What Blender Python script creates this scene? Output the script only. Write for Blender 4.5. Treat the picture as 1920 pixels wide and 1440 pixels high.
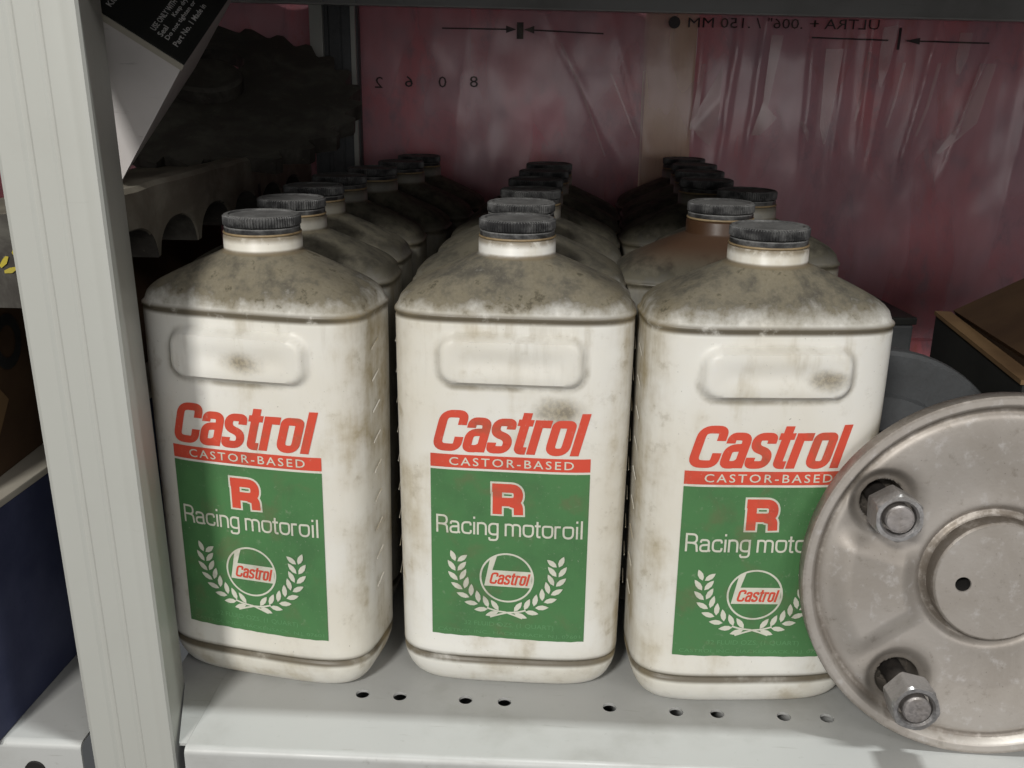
import bpy, bmesh, math, random
from mathutils import Vector, Matrix, noise as mnoise
random.seed(7)
for o in list(bpy.data.objects): bpy.data.objects.remove(o)
scene = bpy.context.scene
COL = scene.collection
S = 0.001                      # everything below is written in millimetres
sin, cos, pi, rad = math.sin, math.cos, math.pi, math.radians

# ------------------------------------------------------------------ camera
cd = bpy.data.cameras.new('camera'); cam = bpy.data.objects.new('camera', cd); COL.objects.link(cam)
PITCH, ROLL, YAW = 0.30376, 0.015054, -0.039253
f_ = Vector((sin(YAW)*cos(PITCH), cos(YAW)*cos(PITCH), -sin(PITCH)))
r_ = Vector((cos(YAW), -sin(YAW), 0)); u_ = r_.cross(f_)
R2 = cos(ROLL)*r_ + sin(ROLL)*u_; U2 = -sin(ROLL)*r_ + cos(ROLL)*u_
CAM = Vector((7.15, -373.0, 260.64))
m = Matrix((R2, U2, -f_)).transposed().to_4x4(); m.translation = CAM*S
cam.matrix_world = m
cd.sensor_width = 36; cd.lens = 1803.17/1920*36; cd.clip_start = 0.01; cd.clip_end = 50
scene.camera = cam

# ------------------------------------------------------------------ light
w = bpy.data.worlds.new('World'); scene.world = w; w.use_nodes = True
w.node_tree.nodes['Background'].inputs[0].default_value = (0.95, 0.98, 1.0, 1)
w.node_tree.nodes['Background'].inputs[1].default_value = 0.075
def area(name, loc, target, sx, sy, power, colr):
    l = bpy.data.lights.new(name, 'AREA'); l.shape = 'RECTANGLE'; l.size = sx; l.size_y = sy
    l.energy = power; l.color = colr
    o = bpy.data.objects.new(name, l); COL.objects.link(o); o.location = Vector(loc)
    o.rotation_euler = (Vector(target)-Vector(loc)).to_track_quat('-Z', 'Y').to_euler()
    o['kind'] = 'structure'
    return o
area('workshop_lamp', (-0.46, -1.45, 1.04), (0, 0, 0.12), 0.24, 0.15, 22, (1.0, 0.975, 0.925))
area('ceiling_lamp', (0.15, -0.175, 1.75), (0.15, -0.175, 0), 0.22, 0.035, 20, (0.97, 1.0, 0.98)).rotation_euler = (0, 0, 0)
area('right_fill', (1.0, -1.7, 1.22), (0, 0, 0.15), 0.9, 0.4, 10, (1.0, 0.97, 0.94))  # added fill from the right for the printed carton and upright's shadow
area('low_fill', (0.35, -2.4, 0.30), (0, 0, 0.2), 1.8, 0.5, 9.0, (1.0, 0.98, 0.96))  # added soft low fill for back wall and printed carton; no window here
vs = scene.view_settings
vs.view_transform = 'Standard'; vs.look = 'None'; vs.exposure = 0; vs.gamma = 1; vs.use_curve_mapping = False

# ------------------------------------------------------------------ node helper
class NT:
    def __init__(s, name):
        s.m = bpy.data.materials.new(name); s.m.use_nodes = True
        s.t = s.m.node_tree; s.t.nodes.clear()
        s.out = s.t.nodes.new('ShaderNodeOutputMaterial'); s.b = s.t.nodes.new('ShaderNodeBsdfPrincipled')
        s.t.links.new(s.b.outputs[0], s.out.inputs[0])
    def n(s, typ, **k):
        x = s.t.nodes.new(typ)
        for a, v in k.items(): setattr(x, a, v)
        return x
    def put(s, sock, v):
        if hasattr(v, 'links'): s.t.links.new(v, sock)
        else:
            if sock.type == 'RGBA' and len(v) == 3: v = (*v, 1)
            sock.default_value = v
    def math(s, op, a, b=0.0, c=None, clamp=False):
        x = s.n('ShaderNodeMath', operation=op, use_clamp=clamp); s.put(x.inputs[0], a); s.put(x.inputs[1], b)
        if c is not None: s.put(x.inputs[2], c)
        return x.outputs[0]
    def step(s, v, a, b, lo=0.0, hi=1.0):
        x = s.n('ShaderNodeMapRange', interpolation_type='SMOOTHSTEP'); s.put(x.inputs[0], v)
        x.inputs[1].default_value = a; x.inputs[2].default_value = b; x.inputs[3].default_value = lo; x.inputs[4].default_value = hi
        return x.outputs[0]
    def mix(s, fac, a, b, mode='MIX'):
        x = s.n('ShaderNodeMix', data_type='RGBA', blend_type=mode)
        s.put(x.inputs[0], fac); s.put(x.inputs[6], a); s.put(x.inputs[7], b); return x.outputs[2]
    def coords(s, scale=1000.0, rnd=True, stretch=(1, 1, 1)):
        tc = s.n('ShaderNodeTexCoord'); mp = s.n('ShaderNodeMapping'); s.put(mp.inputs['Vector'], tc.outputs['Object'])
        mp.inputs['Scale'].default_value = tuple(scale*k for k in stretch)
        if not rnd: return mp.outputs[0]
        oi = s.n('ShaderNodeObjectInfo'); sc = s.math('MULTIPLY', oi.outputs['Random'], 900.0)
        cb = s.n('ShaderNodeCombineXYZ'); s.put(cb.inputs[0], sc); s.put(cb.inputs[1], s.math('MULTIPLY', sc, .37)); s.put(cb.inputs[2], s.math('MULTIPLY', sc, .61))
        ad = s.n('ShaderNodeVectorMath', operation='ADD'); s.put(ad.inputs[0], mp.outputs[0]); s.put(ad.inputs[1], cb.outputs[0])
        return ad.outputs[0]
    def noise(s, vec, scale, detail=4, rough=.55, dist=0.0):
        x = s.n('ShaderNodeTexNoise'); s.put(x.inputs['Vector'], vec); x.inputs['Scale'].default_value = scale
        x.inputs['Detail'].default_value = detail; x.inputs['Roughness'].default_value = rough; x.inputs['Distortion'].default_value = dist
        return x.outputs[0]
    def xyz(s, vec):
        x = s.n('ShaderNodeSeparateXYZ'); s.put(x.inputs[0], vec); return x.outputs
    def bump(s, h, strength=.3, dist=.0005):
        x = s.n('ShaderNodeBump'); s.put(x.inputs['Height'], h); x.inputs['Strength'].default_value = strength; x.inputs['Distance'].default_value = dist
        s.put(s.b.inputs['Normal'], x.outputs[0])
    def attr(s, name):
        return s.n('ShaderNodeAttribute', attribute_type='OBJECT', attribute_name=name)
    def set(s, **k):
        for a, v in k.items(): s.put(s.b.inputs[a.replace('_', ' ')], v)
        return s.m

def m_paint(name, c, rough=.42, dirt=.25, dcol=(.16, .15, .12), metallic=0.0, spec=.4):
    t = NT(name); v = t.coords(); n1 = t.noise(v, .018, 6, .6); n2 = t.noise(v, .25, 5, .6)
    k = t.math('MULTIPLY', t.step(n1, .48, .75), dirt); k = t.math('ADD', k, t.math('MULTIPLY', t.step(n2, .62, .78), dirt*.8), clamp=True)
    sc = t.noise(t.coords(stretch=(.07, 1, 1)), .5, 4, .6); k = t.math('ADD', k, t.math('MULTIPLY', t.step(sc, .66, .71), dirt*.7), clamp=True)
    t.set(Base_Color=t.mix(k, c, dcol), Roughness=t.step(n1, .2, .8, rough-.07, rough+.14), Metallic=metallic, Specular_IOR_Level=spec)
    t.bump(n2, .06, .0003); return t.m

# white polythene of the bottles with dust, grime and shade painted on the rear ones
def m_bottle():
    t = NT('bottle_polythene'); vr = t.coords(); vo = t.coords(rnd=False); X, Y, Z = t.xyz(vo)
    n1 = t.noise(vr, .035, 7, .62); n2 = t.noise(vr, .14, 7, .65); n3 = t.noise(vr, .7, 3, .6); n4 = t.noise(vr, .016, 3, .5)
    streak = t.noise(t.coords(stretch=(1, 1, .16)), .09, 5, .6)
    dust_shade = t.attr('dust_shade').outputs['Fac']; tint = t.attr('tint').outputs['Fac']; st = t.attr('stain').outputs['Vector']
    col = t.mix(t.step(n4, .35, .7), (.78, .77, .725), (.72, .69, .61))
    # yellowed grime patches, denser on the narrow sides
    ax = t.math('ABSOLUTE', X)
    side = t.step(ax, 34, 50)
    patch = t.math('MULTIPLY', t.step(t.math('ADD', t.math('MULTIPLY', n1, .6), t.math('MULTIPLY', streak, .4)), .50, .68), t.math('ADD', .40, t.math('MULTIPLY', side, .40)))
    col = t.mix(patch, col, (.40, .325, .185))
    col = t.mix(t.math('MULTIPLY', t.step(n2, .57, .72), t.math('ADD', .12, t.math('MULTIPLY', side, .22))), col, (.185, .145, .08))
    # grime held in the seam ridge and in the base groove
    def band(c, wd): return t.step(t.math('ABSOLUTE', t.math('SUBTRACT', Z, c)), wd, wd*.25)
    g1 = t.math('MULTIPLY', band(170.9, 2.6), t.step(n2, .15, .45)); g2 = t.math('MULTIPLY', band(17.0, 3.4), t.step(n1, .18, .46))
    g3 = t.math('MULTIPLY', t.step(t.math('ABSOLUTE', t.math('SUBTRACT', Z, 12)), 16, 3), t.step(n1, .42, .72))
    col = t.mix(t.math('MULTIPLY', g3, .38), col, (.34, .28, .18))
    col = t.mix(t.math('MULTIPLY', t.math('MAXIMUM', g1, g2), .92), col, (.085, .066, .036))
    # grime and painted shadow line round the raised pad, yellowed edge of the front panel
    qx = t.math('MAXIMUM', t.math('SUBTRACT', ax, 22.4), 0.0); qz = t.math('MAXIMUM', t.math('SUBTRACT', t.math('ABSOLUTE', t.math('SUBTRACT', Z, 153.6)), 3.0), 0.0)
    pd = t.math('SUBTRACT', t.math('SQRT', t.math('ADD', t.math('MULTIPLY', qx, qx), t.math('MULTIPLY', qz, qz))), 8.0)
    pg = t.math('MULTIPLY', t.step(t.math('ABSOLUTE', pd), 2.2, .2), t.math('MULTIPLY', t.step(Y, -18, -22), t.step(n1, .36, .6)))
    pg = t.math('MULTIPLY', pg, t.step(Z, 158, 147, .35, 1.0))
    col = t.mix(t.math('MULTIPLY', pg, .62), col, (.20, .165, .105))
    eg = t.math('MULTIPLY', t.math('MULTIPLY', t.step(ax, 35, 49), t.step(t.math('ADD', t.math('MULTIPLY', streak, .4), t.math('MULTIPLY', n1, .6)), .38, .62)), .62)
    col = t.mix(eg, col, (.34, .27, .15))
    # settled dust on the shoulder
    hgt = t.step(Z, 170.5, 186)
    dn = t.math('ADD', t.math('MULTIPLY', n1, 1.1), t.math('MULTIPLY', n2, .7))
    top = t.math('MULTIPLY', t.step(Z, 171.5, 174), t.math('ADD', t.math('ADD', t.math('MULTIPLY', hgt, 1.0), t.math('MULTIPLY', t.math('SUBTRACT', dn, .74), 1.5)), t.math('MULTIPLY', dust_shade, .65)), clamp=True)
    top = t.math('MULTIPLY', top, t.step(Z, 194.6, 192.8))
    dcol = t.mix(t.step(t.math('ADD', t.math('MULTIPLY', n1, .55), t.math('MULTIPLY', n2, .45)), .34, .62), (.036, .030, .018), (.165, .142, .092))
    dcol = t.mix(t.math('MULTIPLY', t.step(n3, .52, .68), .16), dcol, (.27, .245, .185)); dcol = t.mix(t.math('MULTIPLY', t.step(n3, .46, .34), .18), dcol, (.035, .03, .02))
    dcol = t.mix(t.step(dust_shade, .34, .6, 0, .8), dcol, t.mix(n1, (.030, .027, .019), (.075, .067, .046)))  # rear rows: dust darkened further to paint in their shade
    col = t.mix(t.math('MULTIPLY', top, .93), col, dcol)
    blk = t.math('MULTIPLY', t.math('MULTIPLY', t.step(n2, .585, .68), t.step(Z, 171, 178)), t.step(Z, 194, 192))
    col = t.mix(t.math('MULTIPLY', blk, .7), col, (.055, .048, .032))
    nk = t.math('MULTIPLY', t.step(Z, 196.6, 199.4), t.step(n2, .25, .5)); nb = t.math('MULTIPLY', t.step(t.math('ABSOLUTE', t.math('SUBTRACT', Z, 193.6)), 1.4, .2), t.step(n1, .35, .55))
    col = t.mix(t.math('MULTIPLY', t.math('MAXIMUM', nk, nb), .8), col, (.17, .13, .075))
    # one dark smear per front bottle (custom property: x, z, radius in mm)
    sx, sz, sr = t.xyz(st)
    dx = t.math('SUBTRACT', X, sx); dz = t.math('MULTIPLY', t.math('SUBTRACT', Z, sz), 1.9)
    d = t.math('SQRT', t.math('ADD', t.math('MULTIPLY', dx, dx), t.math('MULTIPLY', dz, dz)))
    d = t.math('DIVIDE', d, t.math('MAXIMUM', sr, .01))
    sm = t.math('MULTIPLY', t.step(t.math('ADD', d, t.math('MULTIPLY', t.math('SUBTRACT', n1, .5), 3.0)), 1.35, .15), t.step(Y, -5, -12))
    col = t.mix(t.math('MULTIPLY', sm, .78), col, t.mix(t.step(n3, .4, .6), (.13, .10, .055), (.27, .22, .13)))
    # specks
    sp = t.math('MULTIPLY', t.step(n3, .70, .76), .55); col = t.mix(sp, col, (.10, .08, .055))
    # runs below the shoulder seam
    run = t.math('MULTIPLY', t.math('MULTIPLY', t.step(Z, 128, 169), t.step(Z, 171, 169)), t.step(streak, .50, .66))
    col = t.mix(t.math('MULTIPLY', run, .22), col, (.27, .225, .145))
    col = t.mix(t.math('MULTIPLY', t.step(dust_shade, .34, .6), .80), col, t.mix(t.step(t.math('ADD', t.math('MULTIPLY', n1, .5), t.math('MULTIPLY', n2, .5)), .36, .62), (.024, .021, .014), (.105, .096, .070)))  # rear bottles darkened all over, shade of the deeper rows painted in
    col = t.mix(t.math('MULTIPLY', t.math('MULTIPLY', tint, t.step(n1, .36, .56)), t.step(Z, 176, 190)), col, (.055, .027, .013))
    rough = t.math('ADD', .40, t.math('MULTIPLY', t.math('MAXIMUM', top, patch), .45))
    t.set(Base_Color=col, Roughness=rough, Specular_IOR_Level=.35, Subsurface_Weight=.10, Subsurface_Radius=(1, .9, .7), Subsurface_Scale=.002)
    t.bump(t.math('ADD', t.math('MULTIPLY', n2, .5), t.math('MULTIPLY', n4, 2.0)), .16, .0006); return t.m

def m_print(name, c, wear=.16, pale=(.62, .60, .50)):
    t = NT(name); v = t.coords(rnd=False); v2 = t.n('ShaderNodeNewGeometry').outputs['Position']
    n1 = t.noise(v2, 35, 6, .6); n2 = t.noise(v2, 320, 5, .65)
    k = t.math('ADD', t.math('MULTIPLY', t.step(n2, .60, .74), wear), t.math('MULTIPLY', t.step(t.noise(v2, 900, 4, .7), .63, .70), t.math('MULTIPLY', t.step(n1, .44, .64), wear*3)), clamp=True); col = t.mix(k, c, pale)
    dk = tuple(x*.62+.012 for x in c)
    n4 = t.noise(v2, 60, 5, .6, .4); col = t.mix(t.math('MULTIPLY', t.step(n4, .52, .74), .42), col, (.16, .13, .075))
    col = t.mix(t.math('MULTIPLY', t.step(n1, .45, .72), .55), col, dk)
    t.set(Base_Color=col, Roughness=.46, Specular_IOR_Level=.3); return t.m

def m_cap():
    t = NT('black_cap_plastic'); v = t.coords(); n1 = t.noise(v, .12, 6, .65); n2 = t.noise(v, .9, 4, .6)
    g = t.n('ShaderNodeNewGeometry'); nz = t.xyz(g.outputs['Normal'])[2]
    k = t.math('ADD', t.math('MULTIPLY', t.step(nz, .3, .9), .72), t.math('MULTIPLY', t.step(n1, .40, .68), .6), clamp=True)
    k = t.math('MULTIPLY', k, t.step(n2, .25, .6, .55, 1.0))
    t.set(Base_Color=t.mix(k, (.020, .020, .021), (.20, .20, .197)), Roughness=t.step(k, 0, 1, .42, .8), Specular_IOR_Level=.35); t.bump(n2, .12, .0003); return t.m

def m_cast():
    t = NT('cast_aluminium'); v = t.coords(); n1 = t.noise(v, .022, 6, .6, .6); n2 = t.noise(v, .16, 6, .65); n3 = t.noise(v, .8, 4, .6)
    col = t.mix(t.step(n1, .3, .7), (.49, .455, .42), (.37, .335, .30))
    col = t.mix(t.math('MULTIPLY', t.step(n2, .54, .72), .6), col, (.62, .60, .59))
    col = t.mix(t.math('MULTIPLY', t.step(n2, .42, .28), .45), col, (.22, .19, .155))
    col = t.mix(t.math('MULTIPLY', t.step(n3, .66, .74), .5), col, (.08, .065, .05))
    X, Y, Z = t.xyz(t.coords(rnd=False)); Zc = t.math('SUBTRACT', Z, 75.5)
    for sx, sz in ((-45.7, 32), (-32.5, -46), (45.9, -32.1), (32.1, 45.9)):  # dark halo round each stud recess: shadow painted into the colour
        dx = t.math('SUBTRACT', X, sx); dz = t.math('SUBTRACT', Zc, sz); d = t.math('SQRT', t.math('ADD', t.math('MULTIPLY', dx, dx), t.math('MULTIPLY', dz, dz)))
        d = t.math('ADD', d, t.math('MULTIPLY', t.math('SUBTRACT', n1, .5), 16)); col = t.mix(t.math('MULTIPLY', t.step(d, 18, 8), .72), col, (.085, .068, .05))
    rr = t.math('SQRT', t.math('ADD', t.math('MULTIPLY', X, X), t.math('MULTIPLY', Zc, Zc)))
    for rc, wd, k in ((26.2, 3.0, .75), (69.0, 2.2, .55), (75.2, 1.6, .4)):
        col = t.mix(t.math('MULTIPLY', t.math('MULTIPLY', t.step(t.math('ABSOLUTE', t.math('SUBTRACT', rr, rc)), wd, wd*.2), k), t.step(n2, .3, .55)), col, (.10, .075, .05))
    t.set(Base_Color=col, Roughness=t.step(n1, .25, .75, .44, .66), Metallic=.5, Specular_IOR_Level=.5)
    t.bump(t.math('ADD', n2, t.math('MULTIPLY', n3, .6)), .16, .0005); return t.m

def m_metal(name, c, rough=.32, dirt=.4, dcol=(.09, .07, .05), metallic=.9):
    t = NT(name); v = t.coords(); n1 = t.noise(v, .15, 6, .65); n2 = t.noise(v, .8, 5, .6)
    k = t.math('MULTIPLY', t.step(n1, .42, .7), dirt)
    t.set(Base_Color=t.mix(k, c, dcol), Roughness=t.step(n2, .3, .7, rough, rough+.22), Metallic=t.math('SUBTRACT', metallic, t.math('MULTIPLY', k, .6)))
    t.bump(t.math('ADD', n1, n2), .2, .0004); return t.m

def m_oily(name='oily_dusty_iron', A=(.028, .023, .019), Bc=(.125, .115, .09)):
    t = NT(name); v = t.coords(); n1 = t.noise(v, .03, 7, .65, .4); n2 = t.noise(v, .3, 6, .7)
    g = t.n('ShaderNodeNewGeometry'); nz = t.xyz(g.outputs['Normal'])[2]
    k = t.math('ADD', t.math('MULTIPLY', t.step(nz, -.1, .8), .35), t.math('MULTIPLY', t.step(n1, .42, .68), .5), clamp=True)
    col = t.mix(k, A, Bc); col = t.mix(t.math('MULTIPLY', t.step(n2, .62, .72), .7), col, (.24, .22, .16))
    t.set(Base_Color=col, Roughness=.6, Metallic=.15, Specular_IOR_Level=.4); t.bump(t.math('ADD', n1, t.math('MULTIPLY', n2, .4)), .22, .0008); return t.m

def m_card(name, c, c2, rough=.75):
    t = NT(name); v = t.coords(); n1 = t.noise(v, .02, 6, .6); n2 = t.noise(t.coords(stretch=(.2, 1, 1)), .4, 5, .6)
    col = t.mix(t.step(n1, .35, .7), c, c2); col = t.mix(t.math('MULTIPLY', t.step(n2, .62, .74), .35), col, tuple(x*.4 for x in c))
    t.set(Base_Color=col, Roughness=rough, Specular_IOR_Level=.25); t.bump(n2, .1, .0003); return t.m

def m_wool():
    t = NT('pink_glass_wool'); v = t.coords(stretch=(1, 1, .55), rnd=False); n1 = t.noise(v, .017, 5, .6, .7); n2 = t.noise(v, .06, 6, .65); n3 = t.noise(v, .5, 5, .7)
    col = t.mix(t.step(n1, .36, .64), (.54, .27, .31), (.72, .21, .23)); col = t.mix(t.math('MULTIPLY', t.step(n2, .48, .70), .75), col, (.30, .21, .25))
    col = t.mix(t.math('MULTIPLY', t.step(n2, .44, .28), .6), col, (.56, .17, .13))
    X, Y, Z = t.xyz(t.coords(rnd=False)); bx = t.math('DIVIDE', t.math('SUBTRACT', X, -10), 26); bz = t.math('DIVIDE', t.math('SUBTRACT', Z, 238), 26)
    bl = t.math('ADD', t.math('ADD', t.math('MULTIPLY', bx, bx), t.math('MULTIPLY', bz, bz)), t.math('MULTIPLY', t.math('SUBTRACT', n2, .5), 5))
    col = t.mix(t.step(bl, 1.2, .3), col, (.85, .20, .26))
    t.set(Base_Color=col, Roughness=.95, Specular_IOR_Level=.1); t.bump(t.math('ADD', n2, t.math('MULTIPLY', n3, .3)), .35, .003); return t.m

def m_wood(name, c, c2, sc=.06):
    t = NT(name); v = t.coords(stretch=(1, 1, .06)); n1 = t.noise(v, sc, 6, .6, 1.2); n2 = t.noise(v, .5, 4, .6)
    col = t.mix(t.step(n1, .35, .65), c, c2); col = t.mix(t.math('MULTIPLY', t.step(n2, .6, .72), .4), col, tuple(x*.45 for x in c2))
    t.set(Base_Color=col, Roughness=.7, Specular_IOR_Level=.25); t.bump(n2, .15, .0004); return t.m

def m_film(name, fac, c):
    t = NT(name); v = t.coords(rnd=False); n1 = t.noise(v, .03, 5, .6); n2 = t.noise(t.coords(rnd=False, stretch=(1, 1, .4)), .035, 3, .5)
    t.set(Base_Color=c, Roughness=.20, Specular_IOR_Level=.55); t.bump(t.math('ADD', n1, n2), .2, .001)
    tr = t.n('ShaderNodeBsdfTransparent'); mx = t.n('ShaderNodeMixShader')
    n3 = t.noise(t.coords(rnd=False, stretch=(1, 1, .33)), .024, 2, .4, .3)
    t.put(mx.inputs[0], t.math('MULTIPLY', t.step(n3, .45, .54, .74, 1.08), t.step(n2, .3, .7, fac*.85, fac*1.12))); t.t.links.new(tr.outputs[0], mx.inputs[1]); t.t.links.new(t.b.outputs[0], mx.inputs[2])
    t.t.links.new(mx.outputs[0], t.out.inputs[0]); return t.m

M = dict(
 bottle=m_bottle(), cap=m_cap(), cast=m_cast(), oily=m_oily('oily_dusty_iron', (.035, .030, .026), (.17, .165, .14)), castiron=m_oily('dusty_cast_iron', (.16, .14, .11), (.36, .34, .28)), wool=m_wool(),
 seal=m_metal('seal_ring_tan', (.30, .22, .12), .5, .7, (.12, .08, .04), .1),
 red=m_print('print_red', (.66, .085, .050)), green=m_print('print_green', (.078, .205, .078), .14), white=m_print('print_white', (.66, .66, .56), .05, (.3, .3, .22)),
 faint=m_print('print_worn_pale_green', (.12, .29, .125), .1), black=m_print('print_black', (.03, .02, .022), .1), grey=m_print('print_grey', (.70, .70, .69), .1),
 shelf=m_paint('shelf_grey_enamel', (.43, .435, .425), .36, .32), post=m_paint('post_grey_enamel', (.42, .425, .395), .40, .07),
 steel=m_metal('zinc_steel', (.44, .43, .43), .32, .6), stud=m_metal('stud_steel', (.42, .39, .38), .4, .6), thread=m_metal('stud_thread', (.10, .09, .085), .5, .4),
 dark=m_metal('dark_grey_iron', (.095, .10, .105), .5, .4, (.03, .03, .03), .35),
 bluecard=m_card('navy_card', (.028, .034, .075), (.055, .062, .115)), cream=m_card('cream_card', (.42, .39, .33), (.33, .30, .25)),
 brown=m_card('brown_card', (.078, .046, .024), (.055, .031, .017)), tan=m_card('tan_card', (.20, .125, .06), (.15, .09, .045)),
 blackcard=m_card('black_card', (.022, .023, .022), (.032, .033, .031), .5), whitecard=m_card('white_card', (.66, .63, .62), (.60, .57, .56)),
 pine=m_wood('pine_stud', (.78, .60, .36), (.68, .50, .29)), film=m_film('vapour_film', .42, (.74, .49, .55)), crease_glint=m_film('vapour_film_glint', .40, (.80, .62, .62)),
 yellow=m_paint('yellow_paint', (.42, .34, .03), .5, .4), void=m_paint('unlit_recess', (.012, .011, .010), .8, .1),  # near-black paint stands in for the darkness inside holes
)

# ------------------------------------------------------------------ mesh helpers
def mesh(name, V, F, mat, smooth=False, mats=None):
    me = bpy.data.meshes.new(name); me.from_pydata([(v[0]*S, v[1]*S, v[2]*S) for v in V], [], F)
    for mm in (mats or [mat]): me.materials.append(mm)
    if smooth:
        for p in me.polygons: p.use_smooth = True
    me.update(); return me
def link(name, me, parent=None, loc=None, rz=0):
    o = bpy.data.objects.new(name, me); COL.objects.link(o)
    if parent: o.parent = parent
    if loc: o.location = Vector(loc)*S
    if rz: o.rotation_euler = (0, 0, rz)
    return o
def tag(o, label=None, cat=None, group=None, kind=None):
    for k, v in (('label', label), ('category', cat), ('group', group), ('kind', kind)):
        if v: o[k] = v
    return o
def thing(name, label, cat, loc, rz=0, group=None):
    return tag(link(name, None, None, loc, rz), label, cat, group)
def fix(me):
    bm = bmesh.new(); bm.from_mesh(me); bmesh.ops.recalc_face_normals(bm, faces=bm.faces); bm.to_mesh(me); bm.free(); return me
class G:
    def __init__(s): s.V = []; s.F = []
    def add(s, V, F):
        k = len(s.V); s.V += [tuple(v) for v in V]; s.F += [[i+k for i in f] for f in F]; return s
    def box(s, a, b):
        (x0, y0, z0), (x1, y1, z1) = a, b
        return s.add([(x0,y0,z0),(x1,y0,z0),(x1,y1,z0),(x0,y1,z0),(x0,y0,z1),(x1,y0,z1),(x1,y1,z1),(x0,y1,z1)],
                     [[0,3,2,1],[4,5,6,7],[0,1,5,4],[1,2,6,5],[2,3,7,6],[3,0,4,7]])
    def prism(s, prof, z0, z1, axis='z'):
        n = len(prof); V = []
        for z in (z0, z1):
            for p in prof: V.append((p[0], p[1], z) if axis == 'z' else ((z, p[0], p[1]) if axis == 'x' else (p[0], z, p[1])))
        F = [[i, (i+1) % n, n+(i+1) % n, n+i] for i in range(n)] + [list(range(n))[::-1], list(range(n, 2*n))]
        return s.add(V, F)
    def lathe(s, prof, n=64, rf=None, cap0=True, cap1=True, c=(0, 0, 0)):
        V = []; F = []; L = len(prof)
        for r, z in prof:
            for i in range(n):
                a = 2*pi*i/n; rr = r + (rf(r, z, i) if rf else 0); V.append((c[0]+rr*cos(a), c[1]+rr*sin(a), c[2]+z))
        for j in range(L-1):
            for i in range(n): F.append([j*n+i, j*n+(i+1) % n, (j+1)*n+(i+1) % n, (j+1)*n+i])
        if cap0: F.append(list(range(n))[::-1])
        if cap1: F.append([(L-1)*n+i for i in range(n)])
        return s.add(V, F)
    def mk(s, name, mat, parent=None, loc=None, rz=0, smooth=False, fixn=True, bevel=0, auto=None):
        me = mesh(name, s.V, s.F, mat, smooth)
        if fixn: fix(me)
        if bevel:
            bm = bmesh.new(); bm.from_mesh(me)
            bmesh.ops.bevel(bm, geom=[e for e in bm.edges if len(e.link_faces) == 2 and e.calc_face_angle(0) > .5], offset=bevel*S, segments=2, affect='EDGES', profile=.6)
            bm.to_mesh(me); bm.free()
        if auto is not None: me.set_sharp_from_angle(angle=auto)
        return link(name, me, parent, loc, rz)
def sst(x, a, b):
    t = max(0, min(1, (x-a)/(b-a))); return t*t*(3-2*t)

def plate(x0, x1, y0, y1, z0, z1, holes, nseg=16):
    """sheet with real round holes: holes = [(x, y, r)], all inside y0..y1"""
    g = G(); xs = [x0]; tiles = []
    for hx, hy, r in sorted(holes):
        h = r*1.35; tiles.append((hx-h, hx+h, hy, r))
    px = x0
    def quad(ax, bx, ay, by):
        if bx-ax > 1e-6 and by-ay > 1e-6:
            g.add([(ax,ay,z1),(bx,ay,z1),(bx,by,z1),(ax,by,z1)], [[0,1,2,3]]); g.add([(ax,ay,z0),(bx,ay,z0),(bx,by,z0),(ax,by,z0)], [[3,2,1,0]])
    for ax, bx, hy, r in tiles:
        quad(px, ax, y0, y1); px = bx; h = (bx-ax)/2; cx = (ax+bx)/2
        quad(ax, bx, y0, hy-h); quad(ax, bx, hy+h, y1)
        V = []
        for i in range(nseg*2):
            a = 2*pi*i/(nseg*2); k = h/max(abs(cos(a)), abs(sin(a)))
            V += [(cx+k*cos(a), hy+k*sin(a), z1), (cx+r*cos(a), hy+r*sin(a), z1), (cx+r*cos(a), hy+r*sin(a), z0), (cx+k*cos(a), hy+k*sin(a), z0)]
        n = nseg*2; F = []
        for i in range(n):
            j = (i+1) % n
            for q in range(3): F.append([4*i+q, 4*j+q, 4*j+q+1, 4*i+q+1])
        g.add(V, F)
    quad(px, x1, y0, y1)
    return g

# text as flat mesh fitted into a box (x0,x1,z0,z1); returns verts2d, faces
_dg = None
def text_geo(body, box=None, shear=0.0, offset=0.0, spacing=1.0, mirror=False, rot=0.0, res=3):
    cu = bpy.data.curves.new('lettering', 'FONT'); cu.body = body; cu.shear = shear; cu.offset = offset; cu.space_character = spacing
    cu.size = 1; cu.resolution_u = res; cu.fill_mode = 'FRONT'
    o = bpy.data.objects.new('lettering', cu); COL.objects.link(o)
    bpy.context.view_layer.update()
    me = o.evaluated_get(bpy.context.evaluated_depsgraph_get()).to_mesh()
    V = [(v.co.x, v.co.y) for v in me.vertices]; F = [list(p.vertices) for p in me.polygons]
    bpy.data.objects.remove(o); bpy.data.curves.remove(cu)
    if not V: return V, F
    ax = min(v[0] for v in V); bx = max(v[0] for v in V); ay = min(v[1] for v in V); by = max(v[1] for v in V)
    if box:
        x0, x1, z0, z1 = box
        def tx(v):
            u = (v[0]-ax)/(bx-ax)
            if mirror: u = 1-u
            return (x0+(x1-x0)*u, z0+(z1-z0)*(v[1]-ay)/(by-ay))
        V = [tx(v) for v in V]
        if mirror: F = [f[::-1] for f in F]
    return V, F

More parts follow.
